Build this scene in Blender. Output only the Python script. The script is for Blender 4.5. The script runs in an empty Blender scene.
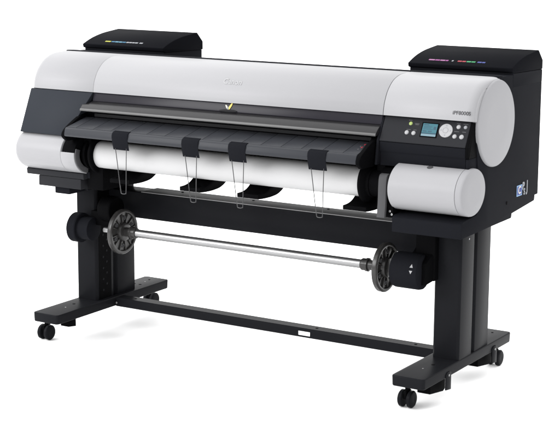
import bpy, bmesh, math
from mathutils import Vector, Matrix

S = bpy.context.scene
COL = S.collection

# ------------------------------------------------------------------ materials
TONE = 0.63          # the set is exposed for the product, so its plastics are a shade darker than they look
def mat(name, rgb, rough=0.5, metal=0.0, spec=0.5, var=0.06, vscale=9.0, bump=0.0, bscale=900.0, coat=0.0,
        emit=None, aniso=None):
    if 'floor' not in name:
        rgb = tuple(c * TONE for c in rgb); spec *= TONE
    m = bpy.data.materials.new(name)
    m.use_nodes = True
    nt = m.node_tree
    p = nt.nodes['Principled BSDF']
    p.inputs['Metallic'].default_value = metal
    p.inputs['Specular IOR Level'].default_value = spec
    p.inputs['Coat Weight'].default_value = coat
    tc = nt.nodes.new('ShaderNodeTexCoord')
    n = nt.nodes.new('ShaderNodeTexNoise')
    n.inputs['Scale'].default_value = vscale
    n.inputs['Detail'].default_value = 5
    nt.links.new(tc.outputs['Object'], n.inputs['Vector'])
    mx = nt.nodes.new('ShaderNodeMix'); mx.data_type = 'RGBA'
    mx.inputs[6].default_value = (*[c * (1 - var) for c in rgb], 1)
    mx.inputs[7].default_value = (*[min(1, c * (1 + var)) for c in rgb], 1)
    nt.links.new(n.outputs['Fac'], mx.inputs[0])
    nt.links.new(mx.outputs[2], p.inputs['Base Color'])
    mr = nt.nodes.new('ShaderNodeMapRange')
    mr.inputs['To Min'].default_value = rough * 0.92
    mr.inputs['To Max'].default_value = min(1, rough * 1.08)
    nt.links.new(n.outputs['Fac'], mr.inputs['Value'])
    nt.links.new(mr.outputs['Result'], p.inputs['Roughness'])
    if bump > 0:
        n2 = nt.nodes.new('ShaderNodeTexNoise')
        n2.inputs['Scale'].default_value = bscale
        n2.inputs['Detail'].default_value = 2
        nt.links.new(tc.outputs['Object'], n2.inputs['Vector'])
        b = nt.nodes.new('ShaderNodeBump')
        b.inputs['Strength'].default_value = bump
        b.inputs['Distance'].default_value = 0.0006
        nt.links.new(n2.outputs['Fac'], b.inputs['Height'])
        nt.links.new(b.outputs['Normal'], p.inputs['Normal'])
    if emit:
        p.inputs['Emission Color'].default_value = (*rgb, 1)
        p.inputs['Emission Strength'].default_value = emit
    return m

M = {}
M['white'] = mat('light_grey_plastic', (0.330, 0.330, 0.342), 0.40, spec=0.30, var=0.015, bump=0.12)
M['cap'] = mat('grey_end_plastic', (0.325, 0.325, 0.338), 0.5, spec=0.15, var=0.012, bump=0.10)
M['slate'] = mat('slate_plastic', (0.0235, 0.0268, 0.0338), 0.45, spec=0.08, var=0.05, bump=0.25)
M['panel'] = mat('panel_plastic', (0.021, 0.0215, 0.0245), 0.5, spec=0.07, var=0.04, bump=0.25)
M['black'] = mat('black_plastic', (0.0115, 0.0120, 0.0148), 0.5, spec=0.008, var=0.06, bump=0.15)
M['deep'] = mat('deep_black_plastic', (0.0035, 0.0035, 0.0040), 0.55, spec=0.015, var=0.06)
M['steel_black'] = mat('black_painted_steel', (0.0125, 0.0129, 0.0150), 0.30, spec=0.030, var=0.10, vscale=5, bump=0.25, bscale=500)
M['window'] = mat('smoked_window', (0.019, 0.0178, 0.0235), 0.22, spec=0.14, var=0.04)
M['metal'] = mat('satin_grey_guide', (0.017, 0.0166, 0.018), 0.26, metal=0.0, spec=0.36, var=0.06, bump=0.05)
M['platen'] = mat('dark_platen_plastic', (0.034, 0.036, 0.042), 0.36, spec=0.16, var=0.06, bump=0.15)
M['lid'] = mat('lid_black_plastic', (0.0075, 0.0078, 0.0098), 0.5, spec=0.004, var=0.06, bump=0.15)
M['lit_ledge'] = mat('lit_beam_top_grey', (0.33, 0.33, 0.335), 0.5, spec=0.15, var=0.05)  # paler than the beam: light falling on its top is put into the colour
M['holder'] = mat('dark_grey_holder', (0.075, 0.075, 0.079), 0.5, spec=0.1, var=0.05)
M['strip'] = mat('dark_strip', (0.030, 0.030, 0.032), 0.5, spec=0.1, var=0.05)
M['lip'] = mat('bright_guide_lip', (0.12, 0.12, 0.12), 0.3, metal=0.2, spec=0.4, var=0.03)
M['grey'] = mat('mid_grey_plastic', (0.16, 0.16, 0.165), 0.5, spec=0.25, var=0.04)
M['disc'] = mat('smoky_plastic', (0.032, 0.031, 0.0305), 0.25, spec=0.4, var=0.3, vscale=40)
M['steel'] = mat('bright_steel', (0.36, 0.36, 0.365), 0.28, metal=0.85, spec=0.5, var=0.05, vscale=14)
M['wire'] = mat('wire_steel', (0.065, 0.065, 0.068), 0.3, metal=0.5, spec=0.5, var=0.15, vscale=25)
M['paper'] = mat('white_paper', (0.54, 0.54, 0.545), 0.9, spec=0.1, var=0.008)
M['button'] = mat('button_white', (0.36, 0.36, 0.37), 0.4, spec=0.3, var=0.01)
M['emboss'] = mat('embossed_lettering', (0.385, 0.385, 0.395), 0.35, spec=0.4, var=0.01)
M['ink_print'] = mat('grey_print', (0.06, 0.06, 0.065), 0.6, spec=0.2, var=0.02)
M['pale_print'] = mat('pale_print', (0.10, 0.10, 0.105), 0.6, spec=0.1, var=0.02)
M['lime'] = mat('lime_lens', (0.26, 0.33, 0.10), 0.3, emit=0.35, var=0.01)
M['screen'] = mat('teal_screen', (0.040, 0.125, 0.155), 0.25, spec=0.2, emit=0.30, var=0.12, vscale=40)
M['screen_dark'] = mat('screen_dark', (0.03, 0.075, 0.11), 0.25, spec=0.3, var=0.02)
M['screen_pale'] = mat('screen_pale', (0.15, 0.23, 0.27), 0.25, spec=0.2, emit=0.2, var=0.02)
for nm, c in dict(yellow=(0.42, 0.42, 0.05), blue=(0.03, 0.14, 0.25), cyan=(0.10, 0.26, 0.36), pale=(0.27, 0.28, 0.30),
                  magenta=(0.26, 0.06, 0.22), pink=(0.32, 0.12, 0.27), red=(0.32, 0.03, 0.045), green=(0.03, 0.26, 0.10),
                  navy=(0.04, 0.06, 0.25), cream=(0.75, 0.72, 0.60), gold=(0.72, 0.58, 0.16), sky=(0.22, 0.36, 0.56)).items():
    M[nm] = mat('mark_' + nm, c, 0.5, spec=0.2, var=0.05, vscale=200)

# ------------------------------------------------------------------ mesh helpers
def finish(name, bm, material, parent=None, bevel=0.0, seg=2, ang=35, smooth=True, bev_ang=30):
    bmesh.ops.remove_doubles(bm, verts=bm.verts, dist=1e-6)
    bmesh.ops.recalc_face_normals(bm, faces=bm.faces)
    if bevel > 0:
        es = [e for e in bm.edges if len(e.link_faces) == 2 and e.calc_face_angle(0) > math.radians(bev_ang)]
        if es:
            bmesh.ops.bevel(bm, geom=es, offset=bevel, segments=seg, profile=0.5, affect='EDGES', clamp_overlap=True)
    me = bpy.data.meshes.new(name)
    bm.to_mesh(me); bm.free()
    me.materials.append(M[material] if isinstance(material, str) else material)
    if smooth:
        me.shade_smooth()
        me.set_sharp_from_angle(angle=math.radians(ang))
    o = bpy.data.objects.new(name, me)
    COL.objects.link(o)
    if parent is not None:
        o.parent = parent
        if parent.type == 'EMPTY' or parent.location.length > 0:
            o.matrix_parent_inverse = Matrix.Translation(parent.location).inverted()
    return o

def loft(bm, loops, close=True, cap0=True, cap1=True):
    vs = [[bm.verts.new(p) for p in L] for L in loops]
    n = len(vs[0])
    for a, b in zip(vs, vs[1:]):
        for i in range(n if close else n - 1):
            j = (i + 1) % n
            bm.faces.new((a[i], a[j], b[j], b[i]))
    if cap0: bm.faces.new(vs[0])
    if cap1: bm.faces.new(vs[-1])

def prism_x(bm, prof, x0, x1):
    """prof: list of (y,z), extruded along X"""
    loft(bm, [[(x0, y, z) for y, z in prof], [(x1, y, z) for y, z in prof]])

def prism_z(bm, prof, z0, z1):
    loft(bm, [[(x, y, z0) for x, y in prof], [(x, y, z1) for x, y in prof]])

def box(bm, x0, x1, y0, y1, z0, z1):
    prism_x(bm, [(y0, z0), (y1, z0), (y1, z1), (y0, z1)], x0, x1)

def lathe_x(bm, prof, yc, zc, n=48, cap0=True, cap1=True, ay=1.0, az=1.0):
    """prof: list of (x, r)"""
    loops = [[(x, yc + r * ay * math.cos(2 * math.pi * k / n), zc + r * az * math.sin(2 * math.pi * k / n)) for k in range(n)]
             for x, r in prof]
    loft(bm, loops, True, cap0, cap1)

def lathe_axis(bm, prof, c, axis, n=24):
    """prof: (t, r) along axis from point c"""
    axis = Vector(axis).normalized()
    a = axis.orthogonal().normalized(); b = axis.cross(a)
    c = Vector(c)
    loft(bm, [[c + axis * t + (a * math.cos(2 * math.pi * k / n) + b * math.sin(2 * math.pi * k / n)) * r for k in range(n)]
              for t, r in prof])

def tube(bm, pts, r, n=10):
    pts = [Vector(p) for p in pts]
    loops = []
    prev = None
    for i, p in enumerate(pts):
        t = (pts[min(i + 1, len(pts) - 1)] - pts[max(i - 1, 0)]).normalized()
        if prev is None:
            a = t.orthogonal().normalized()
        else:
            a = (prev - t * prev.dot(t)).normalized()
        prev = a
        b = t.cross(a)
        loops.append([p + (a * math.cos(2 * math.pi * k / n) + b * math.sin(2 * math.pi * k / n)) * r for k in range(n)])
    loft(bm, loops)

def spline(pts, sub=6):
    out = []
    n = len(pts)
    for i in range(n - 1):
        p0 = pts[max(i - 1, 0)]; p1 = pts[i]; p2 = pts[i + 1]; p3 = pts[min(i + 2, n - 1)]
        for k in range(sub):
            t = k / sub
            out.append(tuple(0.5 * (2 * b + (c - a) * t + (2 * a - 5 * b + 4 * c - d) * t * t + (-a + 3 * b - 3 * c + d) * t ** 3)
                             for a, b, c, d in zip(p0, p1, p2, p3)))
    out.append(tuple(pts[-1]))
    return out

def text(name, body, size, material, parent, origin, xdir, ydir, depth=0.0008, align='CENTER', bold=0.0, sx=1.0):
    cu = bpy.data.curves.new(name, 'FONT')
    cu.body = body; cu.size = size; cu.extrude = depth; cu.align_x = align; cu.align_y = 'CENTER'; cu.offset = bold
    tmp = bpy.data.objects.new(name + '_tmp', cu)
    COL.objects.link(tmp)
    bpy.context.view_layer.update()
    dg = bpy.context.evaluated_depsgraph_get()
    me = bpy.data.meshes.new_from_object(tmp.evaluated_get(dg))
    bpy.data.objects.remove(tmp); bpy.data.curves.remove(cu)
    x = Vector(xdir).normalized(); y = Vector(ydir).normalized(); z = x.cross(y)
    R = Matrix((x * sx, y, z)).transposed().to_4x4()
    R.translation = Vector(origin)
    me.transform(R)
    me.name = name
    me.materials.clear(); me.materials.append(M[material])
    o = bpy.data.objects.new(name, me)
    COL.objects.link(o)
    o.parent = parent
    if parent.type == 'EMPTY' or parent.location.length > 0:
        o.matrix_parent_inverse = Matrix.Translation(parent.location).inverted()
    return o

def thing(name, label, cat, loc, group=None):
    o = bpy.data.objects.new(name, None)
    o.empty_display_size = 0.05
    COL.objects.link(o)
    o.location = loc
    o['label'] = label; o['category'] = cat
    if group: o['group'] = group
    return o

BM = bmesh.new

# ------------------------------------------------------------------ setting
bm = BM()
v = [bm.verts.new(p) for p in ((-60, -60, 0), (60, -60, 0), (60, 60, 0), (-60, 60, 0))]
bm.faces.new(v)
M['floor'] = mat('white_studio_floor', (0.93, 0.93, 0.93), 0.8, spec=0.05, var=0.004, vscale=0.5)
fl = finish('floor', bm, 'floor')
fl['kind'] = 'structure'
fl['label'] = 'plain white studio floor under the printer'

# ------------------------------------------------------------------ the printer
P = thing('wide_format_printer', 'wide format printer with pale grey rounded body and dark panels on a black castor stand', 'printer', (0, 0, 0))
XE = 0.908

# --- main body : black core
bm = BM()
body_r = [(-.236, .597), (-.236, .645), (-.225, .652), (-.12, .66), (-.10, .70), (-.12, .80), (-.135, .90), (-.140, .96), (-.128, 1.01), (-.10, 1.05),
          (-.05, 1.079), (.03, 1.092), (.40, 1.092), (.402, .653), (.375, .653), (.372, .634), (.174, .618), (.17, .603), (-.026, .601)]
prism_x(bm, [q for q in body_r if not (q[0] < -.11 and q[1] < .70)] , .60, .66)
prism_x(bm, body_r, .6605, XE)
finish('main_body', bm, 'black', P, bevel=.003)
bm = BM()
body_l = [(-.19, .672), (-.12, .68), (-.12, .80), (-.135, .90), (-.140, .96), (-.128, 1.01), (-.10, 1.05),
          (-.05, 1.079), (.03, 1.092), (.40, 1.085), (.402, .653), (.375, .645), (-.185, .645)]
prism_x(bm, body_l, -.900, -.62)
finish('main_body', bm, 'black', P, bevel=.003)
bm = BM()
body_c = [(-.10, .74), (-.13, .86), (-.150, .875), (-.150, .90), (-.142, .96), (-.130, 1.01), (-.102, 1.048), (-.05, 1.077), (.04, 1.088),
          (.12, 1.07), (.40, .99), (.40, .68), (.1, .72)]
prism_x(bm, body_c, -.625, .605)
finish('print_bay', bm, 'black', P, bevel=.002)
# narrow black rear rail showing as a dark line above the cover
bm = BM()
prism_x(bm, [(.030, 1.070), (.060, 1.070), (.060, 1.096), (.034, 1.0965), (.030, 1.0945)], -.899, .905)
finish('rear_rail', bm, 'black', P, bevel=.001)
# base slabs
bm = BM()
prism_x(bm, [(-.204, .643), (.36, .643), (.36, .664), (-.20, .668), (-.207, .664)], -.908, -.635)
finish('base_slab', bm, 'panel', P, bevel=.003)
bm = BM()
box(bm, -.852, -.650, -.203, .30, .604, .6425)
finish('base_slab', bm, 'panel', P, bevel=.003)
bm = BM()
box(bm, -.6345, -.560, -.185, .05, .606, .705)
finish('holder_base', bm, 'deep', P, bevel=.004)
bm = BM()
box(bm, -.785, -.715, -.19, .0, .578, .6038)
finish('mounting_block', bm, 'black', P, bevel=.003)

# --- covers
CY, CZ = 0.0, 0.945
outer = spline([(-.1655, .9665), (-.163, .985), (-.156, 1.010), (-.136, 1.044), (-.102, 1.0725), (-.062, 1.0875), (-.018, 1.0925), (.028, 1.0935)], 6)
inner = [(CY + (y - CY) * .94, CZ + (z - CZ) * .94) for y, z in outer[::-1]]
prof = outer + inner
def scaled(k):
    return [(CY + (y - CY) * k, CZ + (z - CZ) * k) for y, z in outer] + inner
def blend(w):
    out = []
    for y, z in outer:
        a = math.atan2((z - .945) / .1425, (y - .0040) / .1465)
        e = (.0040 + .1465 * math.cos(a), .945 + .1425 * math.sin(a))
        out.append((y + (e[0] - y) * w, z + (e[1] - z) * w))
    return out + [(.0005 + (y - .0005) * .96 ** w, .945 + (z - .945) * .96 ** w) for y, z in inner]
def cover(name, x0, x1, round0, round1, material='white'):
    bm = BM()
    loops = []
    R = .030; Q = .012
    if round0:
        # radius: smallest at the very end
        loops = []
        for t in range(7):
            a = math.radians(90 * t / 6)
            loops.append([(x0 + R * (1 - math.cos(a)), y, z) for y, z in blend(1 - math.sin(a))])
    else:
        loops.append([(x0, y, z) for y, z in scaled(.995)])
        loops.append([(x0 + .0012, y, z) for y, z in scaled(1)])
    if round1:
        for t in range(7):
            a = math.radians(90 * (1 - t / 6))
            loops.append([(x1 - R * (1 - math.cos(a)), y, z) for y, z in blend(1 - math.sin(a))])
    else:
        loops.append([(x1 - .0012, y, z) for y, z in scaled(1)])
        loops.append([(x1, y, z) for y, z in scaled(.995)])
    loft(bm, loops)
    return finish(name, bm, material, P, ang=40)
cover('side_cover', -.912, -.6163, True, False)
top_cover = cover('top_cover', -.6155, .5835, False, False)
side_r = cover('side_cover', .5855, .9098, False, True)

# raised maker's lettering on the cover, lighter grey
def cover_pt(frac):
    i = frac * (len(outer) - 1); k = int(i); t = i - k
    a = Vector((0, *outer[k])); b = Vector((0, *outer[k + 1]))
    p = a.lerp(b, t); tan = (b - a).normalized()
    return p, tan
p, tan = cover_pt(.375)
for i in range(1, 95):
    q, tq = cover_pt(i / 100)
    if q.z > 1.036: p, tan = q, tq; break
nrm = Vector((1, 0, 0)).cross(tan)
p = p + nrm * .0003
text('maker_lettering', 'Canon', .029, 'emboss', top_cover, (-.018, p.y, p.z), (1, 0, 0), tan, .0008, bold=.0006)
for i in range(1, 95):
    q, tq = cover_pt(i / 100)
    if q.z > .990: p, tan = q, tq; break
nrm = Vector((1, 0, 0)).cross(tan)
p = p + nrm * .0002
text('model_lettering', 'iPF8000S', .0165, 'ink_print', side_r, (.864, p.y, p.z), (1, 0, 0), tan, .0004, bold=.0002, sx=1.05)

# big oval end caps
def end_cap(sgn, parent, material='cap'):
    bm = BM()
    n = 72
    loops = []
    for x, k in ((.86, 1.003), (.9108, 1.003), (.9140, .994), (.9160, .982), (.9170, .966), (.9174, .5)):
        loops.append([(sgn * x, .0040 + .1465 * k * math.cos(2 * math.pi * i / n), .945 + .1425 * k * math.sin(2 * math.pi * i / n)) for i in range(n)])
    loft(bm, loops)
    return finish('end_cap', bm, material, parent, ang=40)
end_cap(1, P)
end_cap(-1, P)

# --- left slate panel (leans out towards the foot)
bm = BM()
fr = lambda t: (-.1665 - .0685 * t, .9645 - .1585 * t)
loops = []
for t in (0, 1):
    y, z = fr(t)
    xr = -.6165 - .075 * t
    loops.append([(-.9115, y, z), (xr, y, z), (xr, y + .10, z), (-.9115, y + .10, z)])
loft(bm, loops)
finish('side_panel', bm, 'slate', P, bevel=.003)

# --- middle bands under the top cover
bm = BM()
prism_x(bm, [(-.159, .9645), (-.1665, .936), (-.165, .933), (-.13, .933), (-.13, .9645)], -.617, .580)
win = finish('upper_window', bm, 'window', P, bevel=.001)
bm = BM()
b2 = spline([(-.1655, .9335), (-.178, .9285), (-.192, .919), (-.2025, .9085), (-.2045, .9035)], 5)
b2 = b2 + [(-.2030, .9005), (-.196, .9000), (-.15, .918), (-.15, .930)]
loft(bm, [[(-.6190 - .028 * (i > 8 and i < 24), y, z) for i, (y, z) in enumerate(b2)],
          [(.579, y, z) for y, z in b2]])
eg = finish('exit_guide', bm, 'metal', P, bevel=.0008)
bm = BM()
prism_x(bm, [(-.2022, .9092), (-.2055, .9050), (-.2058, .9015), (-.2040, .8992), (-.2015, .9000)], -.6475, .5785)
finish('guide_lip', bm, 'lip', eg, bevel=.0006)
bm = BM()
box(bm, -.615, .540, -.160, -.151, .876, .8885)
finish('inner_strip', bm, 'strip', P, bevel=.001)
# finger grip and wing mark
bm = BM()
n = 24
g = [(-.020 + .036 * math.cos(2 * math.pi * k / n), .0052 * math.sin(2 * math.pi * k / n)) for k in range(n)]
loft(bm, [[(x, -.1648 - .006 + z * -.3, .9385 + z) for x, z in g], [(x, -.160, .9385 + z) for x, z in g]])
finish('finger_grip', bm, 'strip', win, bevel=.0012)
def petal(pts, material, dy):
    bm = BM()
    loft(bm, [[(x, -.166 + (z - .936) * .27 + dy, z) for x, z in pts], [(x, -.160 + (z - .936) * .27, z) for x, z in pts]])
    return finish('wing_mark', bm, material, win)
petal(spline([(-.024, .944), (-.030, .950), (-.034, .958), (-.029, .957), (-.024, .950), (-.022, .9445)], 4), 'cream', -.0035)
petal(spline([(-.022, .944), (-.020, .951), (-.011, .964), (-.0055, .968), (-.008, .957), (-.016, .9435)], 4), 'gold', -.0035)
petal(spline([(-.0245, .9435), (-.026, .950), (-.022, .953), (-.019, .949), (-.020, .9435)], 4), 'pale', -.0042)

# --- platen : ribbed output shelf with its seams
bm = BM()
pl = [(-.168, .8745), (-.2800, .8487), (-.2800, .8440), (-.168, .866)]
xs = [-.648]
x = -.606
while x < .545:
    xs.append(x); x += .0790
xs.append(.556)
for a, b in zip(xs, xs[1:]):
    prism_x(bm, pl, a + .0008, b - .0008)
platen = finish('platen', bm, 'platen', P, bevel=.0006, ang=45)
bm = BM()
nose = [(-.2803, .8487)] + spline([(-.2850, .8472), (-.2895, .8445), (-.2920, .8400)], 3) + spline([(-.2955, .828), (-.2960, .820), (-.2930, .8155), (-.288, .8150)], 3) + [(-.2803, .830)]
prism_x(bm, nose, -.648, .556)
finish('front_lip', bm, 'platen', platen, bevel=.0006, ang=35)
bm = BM()
prism_x(bm, [(-.168, .8725), (-.279, .8467), (-.279, .835), (-.168, .856)], -.646, .554)
prism_x(bm, [(-.27, .8135), (-.17, .845), (-.12, .845), (-.12, .80), (-.22, .805)], -.63, .555)
core = finish('platen_support', bm, 'deep', P)
# end cheeks of the platen
bm = BM()
ch = spline([(-.160, .895), (-.205, .884), (-.262, .858), (-.293, .838), (-.300, .818), (-.280, .800)], 5) + [(-.20, .800), (-.150, .84)]
prism_x(bm, ch, .5575, .572)
finish('platen_cheek', bm, 'deep', P, bevel=.002)
bm = BM()
prism_x(bm, [(y * 1.0 + .006, z - .004) for y, z in ch], -.664, -.6495)
finish('platen_cheek', bm, 'deep', P, bevel=.002)
# small red and white marks on the shelf by the right cheek
for (xx, yy, w, d, m) in ((.5365, -.196, .005, .009, 'red'), (.5385, -.222, .005, .010, 'red'), (.5345, -.240, .004, .006, 'pale_print'), (.530, -.214, .004, .005, 'pale_print')):
    bm = BM()
    zz = lambda y: .8745 + (y + .168) * (.8745 - .8487) / (-.168 + .280)
    loft(bm, [[(xx - w / 2, y, zz(y) + h) for y in (yy - d / 2, yy + d / 2)] + [(xx + w / 2, y, zz(y) + h) for y in (yy + d / 2, yy - d / 2)] for h in (-.002, .0007)])
    finish('warning_mark', bm, m, P)

# --- control panel
T = Vector((0, -.152, .9635)); F = Vector((0, -.193, .887))
tdir = (F - T); tl = tdir.length; tdir.normalize()
nrm = Vector((1, 0, 0)).cross(-tdir).normalized()
if nrm.y > 0: nrm = -nrm
bm = BM()
prism_x(bm, [(T.y, T.z), (F.y, F.z), (F.y + .002, F.z - .003), (-.10, F.z - .003), (-.10, .9635)], .5865, .8935)
hous = finish('control_panel', bm, 'panel', P, bevel=.0022, seg=2, ang=14, bev_ang=12)
bm = BM()
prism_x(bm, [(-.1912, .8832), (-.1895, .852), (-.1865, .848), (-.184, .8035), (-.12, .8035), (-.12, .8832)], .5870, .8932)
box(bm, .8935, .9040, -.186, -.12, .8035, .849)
finish('shaded_fascia', bm, 'black', P, bevel=.003)  # black instead of panel plastic: shade below the fold is painted in
bm = BM()
prism_x(bm, [(-.156, .960), (-.194, .886), (-.2005, .845), (-.205, .806), (-.13, .806), (-.12, .960)], .5768, .5858)
finish('fascia_end', bm, 'black', P, bevel=.002)

bm = BM()
prism_x(bm, [(-.1535, .9605), (T.y + .0005, T.z - .0035), (F.y + .001, F.z), (-.1912, .851), (-.188, .8497), (-.19, .8497), (-.10, .8497), (-.10, .960)], .8938, .9048)
finish('panel_end', bm, 'deep', hous, bevel=.002)

def on_panel(x, t, h):
    return Vector((x, 0, 0)) + T + tdir * (t * tl) + nrm * h
def plate(x0, x1, t0, t1, h0, h1, name, m, parent, bev=.0005, skew=0.0):
    bm = BM()
    q = ((x0, t0), (x1, t0), (x1 - skew, t1), (x0 - skew, t1))
    loft(bm, [[on_panel(x, t, h0) for x, t in q], [on_panel(x, t, h1) for x, t in q]])
    return finish(name, bm, m, parent, bevel=bev)
bz = plate(.7265, .7865, .15, .73, -.002, .0014, 'display_bezel', 'deep', hous)
plate(.7305, .7825, .19, .555, .0005, .0019, 'display', 'screen', hous, 0)
plate(.7305, .7825, .560, .60, .0005, .0019, 'display', 'screen_dark', hous, 0)
plate(.7305, .7825, .605, .69, .0005, .0019, 'display', 'screen_pale', hous, 0)
for x0, x1, t0, t1 in ((.734, .752, .225, .262), (.734, .765, .300, .322), (.734, .760, .352, .374), (.734, .768, .404, .426), (.770, .779, .30, .42), (.734, .748, .470, .520), (.752, .766, .470, .520)):
    plate(x0, x1, t0, t1, .0012, .00205, 'display_figure', 'screen_dark', hous, 0)
bm = BM()
c = on_panel(.814, .41, 0)
lathe_axis(bm, [(-.002, .0235), (.0016, .0235), (.0028, .0225), (.0030, .0105), (.0022, .0098), (.0022, .0085), (.0034, .0078), (.0036, .002)], c, nrm, 40)
dial = finish('navigation_dial', bm, 'button', hous, ang=25)
for a in range(4):
    bm = BM()
    d = (Vector((1, 0, 0)) * math.cos(a * math.pi / 2) + -tdir * math.sin(a * math.pi / 2))
    e = d.cross(nrm)
    pc = c + d * .0165 + nrm * .0029
    tri = [pc + d * .0028, pc - d * .0018 + e * .0028, pc - d * .0018 - e * .0028]
    loft(bm, [[q - nrm * .001 for q in tri], [q + nrm * .0004 for q in tri]])
    finish('arrow_mark', bm, 'pale', hous)
for x, t, m, r in ((.685, .235, 'lime', .0050), (.678, .60, 'button', .0058), (.7025, .605, 'button', .0058), (.8545, .225, 'button', .0058),
                   (.8785, .22, 'pale', .0048), (.848, .607, 'button', .0058), (.8725, .605, 'button', .0062)):
    bm = BM()
    lathe_axis(bm, [(-.002, r * 1.25), (.0006, r * 1.25), (.0008, r * 1.05), (.0022, r), (.0028, r * .8)], on_panel(x, t, 0), nrm, 24)
    finish('button', bm, m, hous, ang=30)
for x0, x1, t in ((.700, .716, .215), (.702, .714, .255), (.676, .690, .47), (.700, .711, .47), (.846, .859, .09), (.869, .886, .09), (.843, .860, .40), (.871, .884, .40), (.676, .688, .10)):
    plate(x0, x1, t, t + .022, -.0005, .0004, 'printed_line', 'pale_print', hous, 0)

# --- roll covers (pale oval barrels below the dark panels)
RY, RZ, RA, RB = -.168, .740, .0945, .0775
def oval(x, k, a0=None, a1=None, n=64):
    return [(x, RY + RA * k * math.cos(2 * math.pi * i / n), RZ + RB * k * math.sin(2 * math.pi * i / n)) for i in range(n)]
bm = BM()
loops = [oval(.6545, .97), oval(.6565, 1), oval(.8915, 1), oval(.8920, .990)]
loft(bm, loops)
rc = finish('roll_cover', bm, 'white', P, ang=40)
bm = BM()
loft(bm, [oval(.8932, .985), oval(.8935, 1.0), oval(.9080, 1.0), oval(.9125, .992), oval(.9155, .97), oval(.9170, .94), oval(.9175, .5)])
finish('end_cap', bm, 'cap', rc, ang=40)
bm = BM()                                               # thumb notch at the top edge of the right barrel
lathe_axis(bm, [(-.004, .010), (.0015, .010), (.002, .008)], (.775, RY - .030, RZ + .0735), (0, -.30, 1), 20)
finish('thumb_notch', bm, 'holder', rc)
# left barrel: upper part stops short, lower part runs on
bm = BM()
loops = [oval(-.9175, .5), oval(-.9165, .90), oval(-.9130, .96), oval(-.9070, .99), oval(-.8990, 1), oval(-.6975, 1), oval(-.6960, .985)]
loft(bm, loops)
rl = finish('roll_cover', bm, 'white', P, ang=40)
bm = BM()
arc = [(RY + RA * .998 * math.cos(math.radians(a)), RZ + RB * .998 * math.sin(math.radians(a))) for a in range(172, 301, 4)]
arci = [(RY + RA * .90 * math.cos(math.radians(a)), RZ + RB * .90 * math.sin(math.radians(a))) for a in range(300, 171, -4)]
prism_x(bm, arc + arci, -.6960, -.6330)
finish('lower_shell', bm, 'white', rl, bevel=.001)
bm = BM()
arc2 = [(RY + RA * .985 * math.cos(math.radians(a)), RZ + RB * .985 * math.sin(math.radians(a))) for a in range(100, 181, 4)]
arc2i = [(RY + RA * .80 * math.cos(math.radians(a)), RZ + RB * .80 * math.sin(math.radians(a))) for a in range(180, 99, -4)]
prism_x(bm, arc2 + arc2i, -.6958, -.6900)
finish('edge_ring', bm, 'holder', rl)
bm = BM()
arc4 = [(RY + RA * .975 * math.cos(math.radians(a)), RZ + RB * .975 * math.sin(math.radians(a))) for a in range(60, 176, 5)]
prism_x(bm, arc4 + [(RY - .02, RZ - .01), (RY + .05, RZ - .01)], -.6893, -.6335)
finish('end_block', bm, 'deep', rl, bevel=.002)
bm = BM()
arc3 = [(RY + RA * .95 * math.cos(math.radians(a)), RZ + RB * .95 * math.sin(math.radians(a))) for a in range(160, 301, 5)]
arc3i = [(RY + RA * .70 * math.cos(math.radians(a)), RZ + RB * .70 * math.sin(math.radians(a))) for a in range(300, 159, -5)]
prism_x(bm, arc3 + arc3i, -.6328, -.6280)
finish('edge_ring', bm, 'holder', rl, bevel=.001)

# roll holder mechanisms left and right of the paper
bm = BM()
box(bm, -.689, -.600, -.20, -.10, .745, .835)
lathe_x(bm, [(-.689, .050), (-.6245, .050), (-.6245, .060), (-.612, .060)], RY, RZ, 40)
finish('roll_holder', bm, 'deep', P, bevel=.002)
bm = BM()
box(bm, .5740, .604, -.18, -.06, .655, .845)
lathe_x(bm, [(.5540, .045), (.600, .045), (.600, .058), (.651, .058)], RY, RZ, 40)
finish('roll_holder', bm, 'deep', P, bevel=.002)
# grey bracket standing beside the right barrel
bm = BM()
br = spline([(-.218, .7835), (-.2330, .7800), (-.2400, .765), (-.2425, .735), (-.2430, .700), (-.2460, .670), (-.2500, .642)], 5)
bri = [(y + .012, z - (.006 if z > .75 else 0)) for y, z in br[::-1]]
prism_x(bm, br + bri, .6120, .6400)
finish('holder_bracket', bm, 'holder', P, bevel=.002)
bm = BM()
box(bm, .618, .659, -.225, -.12, .640, .70)
finish('bracket_foot', bm, 'deep', P, bevel=.003)
for yy, zz in ((-.2255, .662), (-.2255, .652)):
    bm = BM()
    lathe_axis(bm, [(0, .004), (.002, .004), (.0026, .0025)], (.648 if zz > .655 else .655, -.225, zz), (0, -1, 0), 14)
    finish('screw', bm, 'steel', P)

# curved paper guides hanging below the roll
gp = spline([(-.222, .664), (-.190, .665), (-.160, .672), (-.135, .688), (-.120, .712), (-.11, .745)], 4)
gb = spline([(-.01, .745), (-.018, .705), (-.045, .672), (-.085, .652), (-.13, .646), (-.18, .646), (-.222, .649)], 4)
for x0 in (-.500, -.190, .052, .470):
    bm = BM()
    prism_x(bm, gp + gb, x0, x0 + .088)
    finish('paper_guide', bm, 'deep', P, bevel=.002)

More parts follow.
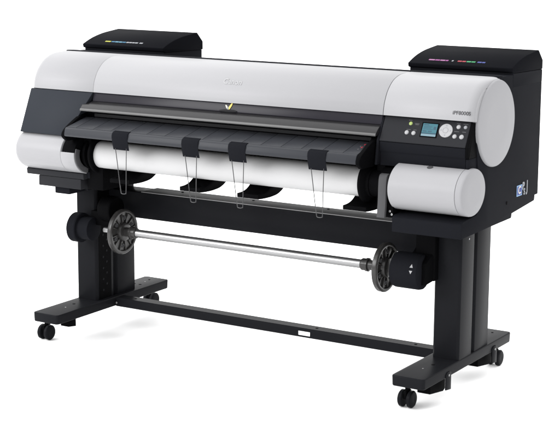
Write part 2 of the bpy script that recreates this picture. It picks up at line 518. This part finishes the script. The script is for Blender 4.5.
# --- ink tank covers
lid = spline([(.131, 1.1135), (.165, 1.127), (.205, 1.139), (.255, 1.149), (.305, 1.155), (.362, 1.1605)], 4)
def ink_cover(x0, x1, marks, side_from):
    bm = BM()
    pr = lid + [(.401, 1.124), (.401, 1.092), (.150, 1.096), (.134, 1.100)]
    prism_x(bm, pr, x0, x1)
    o = finish('ink_tank_cover', bm, 'lid', P, bevel=.003)
    bm = BM()
    prism_x(bm, [(.142, 1.050), (.142, 1.0985), (.150, 1.0955), (.398, 1.0915), (.398, 1.05)], x0 + .004, x1 - (.0 if side_from else .004))
    finish('tank_bay', bm, 'deep' if False else 'black', o, bevel=.001)
    # little colour marks in a row on the front slope
    i = 0
    for (xa, xb, m) in marks:
        ya, yb = .1565, .1640
        bm = BM()
        def lz(y):
            for (y0, z0), (y1, z1) in zip(lid, lid[1:]):
                if y0 <= y <= y1: return z0 + (z1 - z0) * (y - y0) / (y1 - y0)
        loft(bm, [[(xa, ya, lz(ya) + h), (xb, ya, lz(ya) + h), (xb, yb, lz(yb) + h), (xa, yb, lz(yb) + h)] for h in (-.003, .0006)])
        finish('colour_mark', bm, m, o)
    return o
o = ink_cover(-.899, -.512, [(-.808, -.782, 'yellow'), (-.778, -.762, 'blue'), (-.760, -.744, 'cyan'), (-.742, -.727, 'cyan'), (-.725, -.709, 'blue'),
                         (-.706, -.694, 'pale'), (-.692, -.680, 'pale'), (-.678, -.667, 'pale'), (-.665, -.651, 'pale'), (-.643, -.628, 'pale')], False)
o['label'] = 'black ink tank cover with a row of yellow, blue and grey marks'
o = ink_cover(.522, XE + .0005, [(.589, .611, 'pink'), (.613, .630, 'magenta'), (.632, .650, 'pink'), (.652, .662, 'magenta'), (.675, .681, 'pale'),
                          (.697, .712, 'red'), (.714, .727, 'red'), (.730, .746, 'green'), (.748, .762, 'green'), (.770, .785, 'navy'), (.787, .798, 'navy')], True)
o['label'] = 'black ink tank cover with a row of pink, red, green and blue marks'

# --- side badge
bm = BM()
bx = XE + .0006
loft(bm, [[(x, .207, .671), (x, .253, .671), (x, .253, .7085), (x, .207, .7085)] for x in (bx - .002, bx + .0006)])
badge = finish('side_badge', bm, 'sky', P)
bm = BM()
loft(bm, [[(x, .2115, .675), (x, .2485, .675), (x, .2485, .7045), (x, .2115, .7045)] for x in (bx, bx + .0009)])
finish('badge_field', bm, 'navy', badge)
text('badge_lettering', 'C', .036, 'cream', badge, (bx + .001, .230, .690), (0, 1, 0), (0, 0, 1), .0004, bold=.0005)
text('badge_lettering', 'P', .034, 'pale', badge, (bx + .0005, .264, .7005), (0, 1, 0), (0, 0, 1), .0004, bold=.0016)
text('badge_lettering', 'S', .030, 'pale', badge, (bx + .0005, .273, .6795), (0, 1, 0), (0, 0, 1), .0004, bold=.0012)
text('badge_lettering', 'J', .052, 'pale', badge, (bx + .0005, .297, .696), (0, 1, 0), (0, 0, 1), .0004, bold=.0010, sx=.9)
bm = BM()
lathe_axis(bm, [(0, .006), (.0012, .006), (.0016, .004)], (XE, .125, .662), (1, 0, 0), 16)
finish('screw', bm, 'deep', P)

# ------------------------------------------------------------------ stand
def post(sgn):
    bm = BM()
    xi, xo = .719, .817
    pr = [(xi, -.022), (xi + .008, -.030), (xo - .008, -.030), (xo, -.022), (xo, .075), (xo - .012, .080), (xo - .012, .100), (xo - .002, .105), (xo - .002, .218),
          (xi + .002, .218), (xi + .002, .105), (xi + .014, .100), (xi + .014, .080), (xi, .075)]
    pr = [(sgn * x, y) for x, y in pr]
    prism_z(bm, pr, .1335, .604)
    o = finish('post', bm, 'steel_black', P, bevel=.0018)
    bm = BM()                                                        # slotted adjusting strip on the inner face
    x = sgn * (xi - .0006)
    box(bm, min(x, x + sgn * .004), max(x, x + sgn * .004), -.016, .062, .136, .58)
    st = finish('slot_strip', bm, 'deep', o)
    bm = BM()
    for k in range(16):
        z = .17 + k * .022
        x = sgn * (xi + .014)
        lathe_axis(bm, [(-.001, .0045), (.0006, .0045)], (sgn * (xi - .0006), .012 + .022 * (k % 2), z), (-sgn, 0, 0), 10)
    finish('hole_row', bm, 'steel_black', o)
    bm = BM()
    lathe_axis(bm, [(0, .0035), (.0012, .0035), (.0018, .002)], (sgn * xo, .03, .545), (sgn, 0, 0), 12)
    finish('screw', bm, 'steel', o)
    # saddle carrying the body
    bm = BM()
    box(bm, min(sgn * .700, sgn * .836), max(sgn * .700, sgn * .836), -.10, .25, .582, .6005 if sgn > 0 else .6028)
    finish('saddle', bm, 'steel_black', P, bevel=.002)
post(1); post(-1)

def foot(sgn):
    bm = BM()
    xi, xo = .699, .819
    n = 5
    def corner(cx, cy, r, a0):
        return [(cx + r * math.cos(math.radians(a0 + 90 * i / n)), cy + r * math.sin(math.radians(a0 + 90 * i / n))) for i in range(n + 1)]
    y0, y1, r = -.2925, .4214, .011
    out = corner(xo - r, y0 + r, r, -90) + corner(xo - r, y1 - r, r, 0) + corner(xi + r, y1 - r, r, 90) + corner(xi + r, y0 + r, r, 180)
    cx = (xi + xo) / 2
    # front and rear ends bow outward a little
    out = [(x, y + (-.006 if y < 0 else .006) * (1 - min(1, abs(x - cx) / .06) ** 2) * (1 if (y < y0 + .001 or y > y1 - .001) else 1)) for x, y in out]
    lo = [(cx + (x - cx) * .985, y * 0.994) for x, y in out]
    loft(bm, [[(sgn * x, y, .098) for x, y in lo], [(sgn * x, y, .1345) for x, y in out]])
    o = finish('foot', bm, 'steel_black', P, bevel=.004, seg=3, ang=40, bev_ang=40)
    # bolts and holes on top
    for (x, y, m, rr) in ((.757, -.175, 'steel', .0030), (.765, -.115, 'deep', .0062), (.757, .335, 'steel', .0030), (.745, .285, 'deep', .006), (.775, .285, 'deep', .006), (.765, .375, 'deep', .0045)):
        bm = BM()
        lathe_axis(bm, [(-.001, rr), (.0005, rr), (.0009, rr * .7)], (sgn * x, y, .1345), (0, 0, 1), 14)
        finish('bolt', bm, m, o)
    # levelling blocks below
    for ya in ((-.205, .175) if sgn > 0 else (-.195,)):
        bm = BM()
        xa, xb = (.752, .800) if sgn > 0 else (.735, .775)
        pr = [(ya, .060), (ya + .10, .046), (ya + .115, .052), (ya + .115, .0985), (ya, .0985)] if sgn > 0 else [(ya + .01, .062), (ya + .055, .056), (ya + .055, .0985), (ya + .01, .0985)]
        prism_x(bm, pr, sgn * xa, sgn * xb)
        finish('levelling_block', bm, 'deep', o, bevel=.002)
        if sgn > 0:
            bm = BM()
            prism_x(bm, [(ya + .075, .058), (ya + .115, .053), (ya + .115, .112), (ya + .105, .118), (ya + .085, .118), (ya + .075, .11)], .8175, .8215)
            finish('levelling_tab', bm, 'steel_black', o, bevel=.001)
            bm = BM()
            lathe_axis(bm, [(0, .0042), (.0018, .0042), (.0025, .0025)], (.8215, ya + .095, .106), (1, 0, 0), 12)
            finish('bolt', bm, 'steel', o)
    # castors
    for yc, xc in ((-.195, .711), (.425, .757)) if sgn > 0 else ((-.190, .842), (.455, .815)):
        xc *= sgn
        bm = BM()
        lathe_axis(bm, [(.050, .009), (.0985, .009)], (xc, yc + .004, 0), (0, 0, 1), 16)
        box(bm, xc - .006, xc + .006, yc - .018, yc + .020, .030, .058)
        cas = finish('castor', bm, 'deep', P, bevel=.002)
        for s in (-1, 1):
            bm = BM()
            x0 = xc + s * .0080; x1 = xc + s * .0265
            lathe_x(bm, [(x0, .0255), (x0 + s * .003, .0292), (x1 - s * .006, .0292), (x1 - s * .002, .0250), (x1, .015), (x1 - s * .001, .006)], yc, .0293, 36)
            finish('wheel', bm, 'steel_black', cas, ang=30)
foot(1); foot(-1)

# cross beam under the body
bm = BM()
box(bm, -.7175, .7175, .05, .150, .465, .5665)
beam = finish('beam', bm, 'steel_black', P, bevel=.0025)
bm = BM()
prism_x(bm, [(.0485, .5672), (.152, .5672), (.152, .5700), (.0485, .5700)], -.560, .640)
finish('beam_top_plate', bm, 'lit_ledge', beam, bevel=.0008)  # beam's top face, painted pale as if lit from above
for x in (-.42, -.10, .22, .50):
    bm = BM()
    lathe_axis(bm, [(0, .005), (.0012, .005), (.0018, .003)], (x, .125, .5700), (0, 0, 1), 14)
    finish('bolt', bm, 'deep', beam)
# floor rail between the feet: folded channel with a slot in its front wall
bm = BM()
zt, zb, yf, yb = .1325, .0975, .064, .112
box(bm, -.699, .699, yf, yb, zt - .003, zt)
box(bm, -.699, .134, yf, yf + .003, zb, zt - .003)
box(bm, .184, .699, yf, yf + .003, zb, zt - .003)
box(bm, .134, .184, yf, yf + .003, zb, .1035)
box(bm, .134, .184, yf, yf + .003, .1195, zt - .003)
box(bm, -.699, .699, yb - .003, yb, zt - .010, zt - .003)
rail = finish('floor_rail', bm, 'steel_black', P)
for x in (-.62, .20, .60):
    bm = BM()
    lathe_axis(bm, [(-.001, .0055), (.0006, .0055), (.001, .004)], (x, .088, zt), (0, 0, 1), 14)
    finish('bolt', bm, 'deep', rail)
bm = BM()
lathe_axis(bm, [(0, .0045), (.003, .0045), (.0045, .003)], (-.694, .062, .112), (0, -1, 0), 12)
finish('screw', bm, 'steel', rail)

# take-up drive on the right, idle hub on the left
AY, AZ = -.080, .4370
bm = BM()
lathe_x(bm, [(.600, .040), (.604, .0585), (.612, .0610), (.694, .0610), (.703, .0585), (.7065, .0520), (.7075, .020)], AY, AZ, 48)
drive = finish('drive_housing', bm, 'black', P, ang=30)
bm = BM()
loft(bm, [[(.648, -.10, .470), (.722, -.10, .470), (.722, -.10, .395), (.690, -.10, .395)], [(.655, -.031, .520), (.735, -.031, .520), (.735, -.031, .410), (.69, -.031, .410)]])
box(bm, .664, .736, -.062, -.0305, .405, .5825)
finish('drive_arm', bm, 'deep', drive, bevel=.004)
for dz, s in ((.0095, 1), (-.0095, -1)):
    bm = BM()
    z = AZ + .019 + dz
    yy = lambda zz: AY - math.sqrt(.0610 ** 2 - (zz - AZ) ** 2)
    tri = [(.6795, z - s * .0045), (.6915, z - s * .0045), (.6855, z + s * .0065)]
    loft(bm, [[(x, yy(zz) - h, zz) for x, zz in tri] for h in (-.003, .0008)])
    finish('arrow_mark', bm, 'button', drive)
bm = BM()
lathe_x(bm, [(-.786, .030), (-.784, .050), (-.778, .0570), (-.745, .0570), (-.741, .0545), (-.741, .044), (-.690, .044), (-.688, .040)], AY, AZ - .006, 48)
hub = finish('idle_hub', bm, 'black', P, ang=30)
bm = BM()
box(bm, -.712, -.600, -.070, -.0305, .445, .500)
lathe_x(bm, [(-.655, .046), (-.653, .050), (-.600, .050), (-.598, .046)], -.055, .512, 32)
finish('hub_arm', bm, 'deep', hub, bevel=.004)

# ------------------------------------------------------------------ take-up spindle (lifts out of the drive)
sp = thing('take_up_spindle', 'bright steel take-up rod with two smoky round flanges lying between the stand posts', 'spindle', (0, AY, AZ))
bm = BM()
lathe_x(bm, [(-.500, .0155), (.478, .0155)], AY, AZ, 32, True, True)
lathe_x(bm, [(-.640, .009), (-.637, .0105), (-.56, .0105)], AY, AZ - .003, 20)
finish('rod', bm, 'steel', sp, ang=30)
def flange(xc, sgn):
    n = 64
    bm = BM()
    # rim, web and hub as one lathed disc
    lathe_x(bm, [(xc - sgn * .010, .030), (xc - sgn * .010, .082), (xc - sgn * .007, .0855), (xc + sgn * .006, .0855), (xc + sgn * .009, .083), (xc + sgn * .009, .073),
                 (xc + sgn * .001, .071), (xc + sgn * .001, .036), (xc + sgn * .014, .034), (xc + sgn * .016, .026)], AY, AZ, n)
    for k in range(12):
        a = 2 * math.pi * (k + .3) / 12
        d = Vector((0, math.cos(a), math.sin(a))); e = Vector((0, -math.sin(a), math.cos(a)))
        c0 = Vector((xc, AY, AZ))
        q = [c0 + d * .032 - e * .0018, c0 + d * .074 - e * .0025, c0 + d * .074 + e * .0025, c0 + d * .032 + e * .0018]
        loft(bm, [[p + Vector((sgn * .0005, 0, 0)) for p in q], [p + Vector((sgn * .0065, 0, 0)) for p in q]])
    f = finish('flange', bm, 'disc', sp, bevel=.0012, bev_ang=40)
    for k in range(6):
        a = 2 * math.pi * (k + .4) / 6
        d = Vector((0, math.cos(a), math.sin(a)))
        bm = BM()
        lathe_axis(bm, [(0, .0075), (.0055, .0075), (.006, .005), (.003, .0045)], Vector((xc + sgn * .0008, AY, AZ)) + d * .053, (sgn, 0, 0), 14)
        finish('flange_peg', bm, 'holder', f)
    return f
flange(-.552, 1)
flange(.560, 1)
for x0, x1 in ((-.536, -.485), (.470, .549)):
    bm = BM()
    s = 1 if x1 > 0 else -1
    a, b = (x0, x1) if s > 0 else (x1, x0)
    lathe_x(bm, [(a, .0185), (a + s * .004, .021), (a + s * .018, .021), (a + s * .020, .0235), (a + s * .028, .0235), (a + s * .030, .0175), (b, .0175)], AY, AZ, 28)
    finish('collar', bm, 'disc', sp, ang=30)

# ------------------------------------------------------------------ paper roll
PY, PZ, PR = RY, RZ + .000, .0505
pa = thing('paper_roll', 'thick white paper roll lying between two black end discs under the dark shelf', 'paper roll', (0, PY, PZ))
bm = BM()
lathe_x(bm, [(-.578, PR - .002), (-.577, PR), (.528, PR), (.529, PR - .002)], PY, PZ, 96)
finish('paper', bm, 'paper', pa, ang=30)
for a, s in ((-.5785, -1), (.5295, 1)):
    bm = BM()
    lathe_x(bm, [(a, .045), (a, .0665), (a + s * .003, .0700), (a + s * .010, .0700), (a + s * .016, .064), (a + s * .022, .050), (a + s * .030, .048)], PY, PZ, 56)
    finish('end_disc', bm, 'deep', pa, ang=30)

# ------------------------------------------------------------------ clips with wire loops on the shelf edge
def make_clip(x):
    c = thing('wire_clip', '', 'clip', (x, -.296, .83), 'black clips with wire loops on the shelf edge')
    out = [(-.2760, .8512), (-.2850, .8496), (-.2935, .8455), (-.2975, .8395), (-.2990, .8290), (-.2945, .805), (-.2880, .784)]
    inn = [(-.2855, .7848), (-.2920, .8055), (-.2964, .8290), (-.2950, .8385), (-.2922, .8430), (-.2845, .8468), (-.2760, .8486)]
    bm = BM()
    prism_x(bm, out + inn, x - .0345, x + .0345)
    finish('clip_plate', bm, 'black', c, bevel=.0008, ang=50)
    bm = BM()
    pts = [(x - .0245, -.2895, .790), (x - .0240, -.2890, .784), (x - .0175, -.289, .74), (x - .006, -.290, .662), (x - .001, -.2905, .634), (x + .002, -.291, .6285), (x + .012, -.2915, .6275),
           (x + .0195, -.291, .6295), (x + .0215, -.2905, .636), (x + .0222, -.290, .70), (x + .0235, -.289, .784), (x + .0236, -.2895, .790)]
    tube(bm, spline(pts, 4), .0014, 8)
    finish('wire_loop', bm, 'wire', c, ang=60)
    return c
first = make_clip(-.396)
def copy_clip(src, x):
    r = src.copy(); COL.objects.link(r); r.location = (x, -.296, .83)
    for ch in src.children:
        d = ch.copy(); COL.objects.link(d); d.parent = r
        d.matrix_parent_inverse = ch.matrix_parent_inverse.copy()
    return r
clips = [first] + [copy_clip(first, x) for x in (-.094, .099, .411)]
for o, l in zip(clips, ('black clip with wire loop nearest the left end of the paper roll',
                        'second black wire clip from the left, left of the two middle clips close together',
                        'third black wire clip from the left, right of the two middle clips close together',
                        'black clip with wire loop nearest the control panel, rightmost of the four')):
    o['label'] = l

# ------------------------------------------------------------------ camera
f_px, yaw, pit, rol = 1523.86752, 0.54664392, 0.18496854, 0.007376021
fw = Vector((-math.sin(yaw) * math.cos(pit), math.cos(yaw) * math.cos(pit), -math.sin(pit)))
r = Vector((math.cos(yaw), math.sin(yaw), 0)); u = r.cross(fw)
r2 = r * math.cos(rol) + u * math.sin(rol); u2 = -r * math.sin(rol) + u * math.cos(rol)
cd = bpy.data.cameras.new('camera'); cam = bpy.data.objects.new('camera', cd)
COL.objects.link(cam)
mw = Matrix((r2, u2, -fw)).transposed().to_4x4()
mw.translation = Vector((2.87788102, -4.57843767, 1.57245649))
cam.matrix_world = mw
cd.sensor_width = 36; cd.lens = f_px / 560 * 36
cd.clip_start = 0.1; cd.clip_end = 500
S.camera = cam

# ------------------------------------------------------------------ light : white studio tent plus soft boxes
w = bpy.data.worlds.new('World'); S.world = w
w.use_nodes = True
nt = w.node_tree
bg = nt.nodes['Background']
tc = nt.nodes.new('ShaderNodeTexCoord')
sep = nt.nodes.new('ShaderNodeSeparateXYZ')
nt.links.new(tc.outputs['Generated'], sep.inputs[0])
ramp = nt.nodes.new('ShaderNodeMapRange')
ramp.inputs['From Min'].default_value = 0.0; ramp.inputs['From Max'].default_value = 0.9
ramp.inputs['To Min'].default_value = 0.75; ramp.inputs['To Max'].default_value = 2.3
nt.links.new(sep.outputs['Z'], ramp.inputs['Value'])
bg.inputs['Color'].default_value = (1, 1, 1, 1)
side = nt.nodes.new('ShaderNodeMapRange')
side.inputs['From Min'].default_value = -0.9; side.inputs['From Max'].default_value = 0.9
side.inputs['To Min'].default_value = 1.15; side.inputs['To Max'].default_value = 0.70
nt.links.new(sep.outputs['X'], side.inputs['Value'])
mul = nt.nodes.new('ShaderNodeMath'); mul.operation = 'MULTIPLY'
nt.links.new(ramp.outputs['Result'], mul.inputs[0]); nt.links.new(side.outputs['Result'], mul.inputs[1])
nt.links.new(mul.outputs[0], bg.inputs['Strength'])

def area(name, loc, target, size, energy, sy=None):
    l = bpy.data.lights.new(name, 'AREA')
    l.energy = energy; l.size = size
    if sy: l.shape = 'RECTANGLE'; l.size_y = sy
    o = bpy.data.objects.new(name, l); COL.objects.link(o)
    o.location = loc
    o.rotation_euler = (Vector(target) - Vector(loc)).to_track_quat('-Z', 'Y').to_euler()
    return o
area('key_softbox', (-3.4, -4.6, 2.9), (-.1, 0, .85), 2.8, 165, 2.2)

S.view_settings.view_transform = 'Standard'
S.view_settings.look = 'None'
S.view_settings.exposure = 0.66
S.view_settings.gamma = 1.0
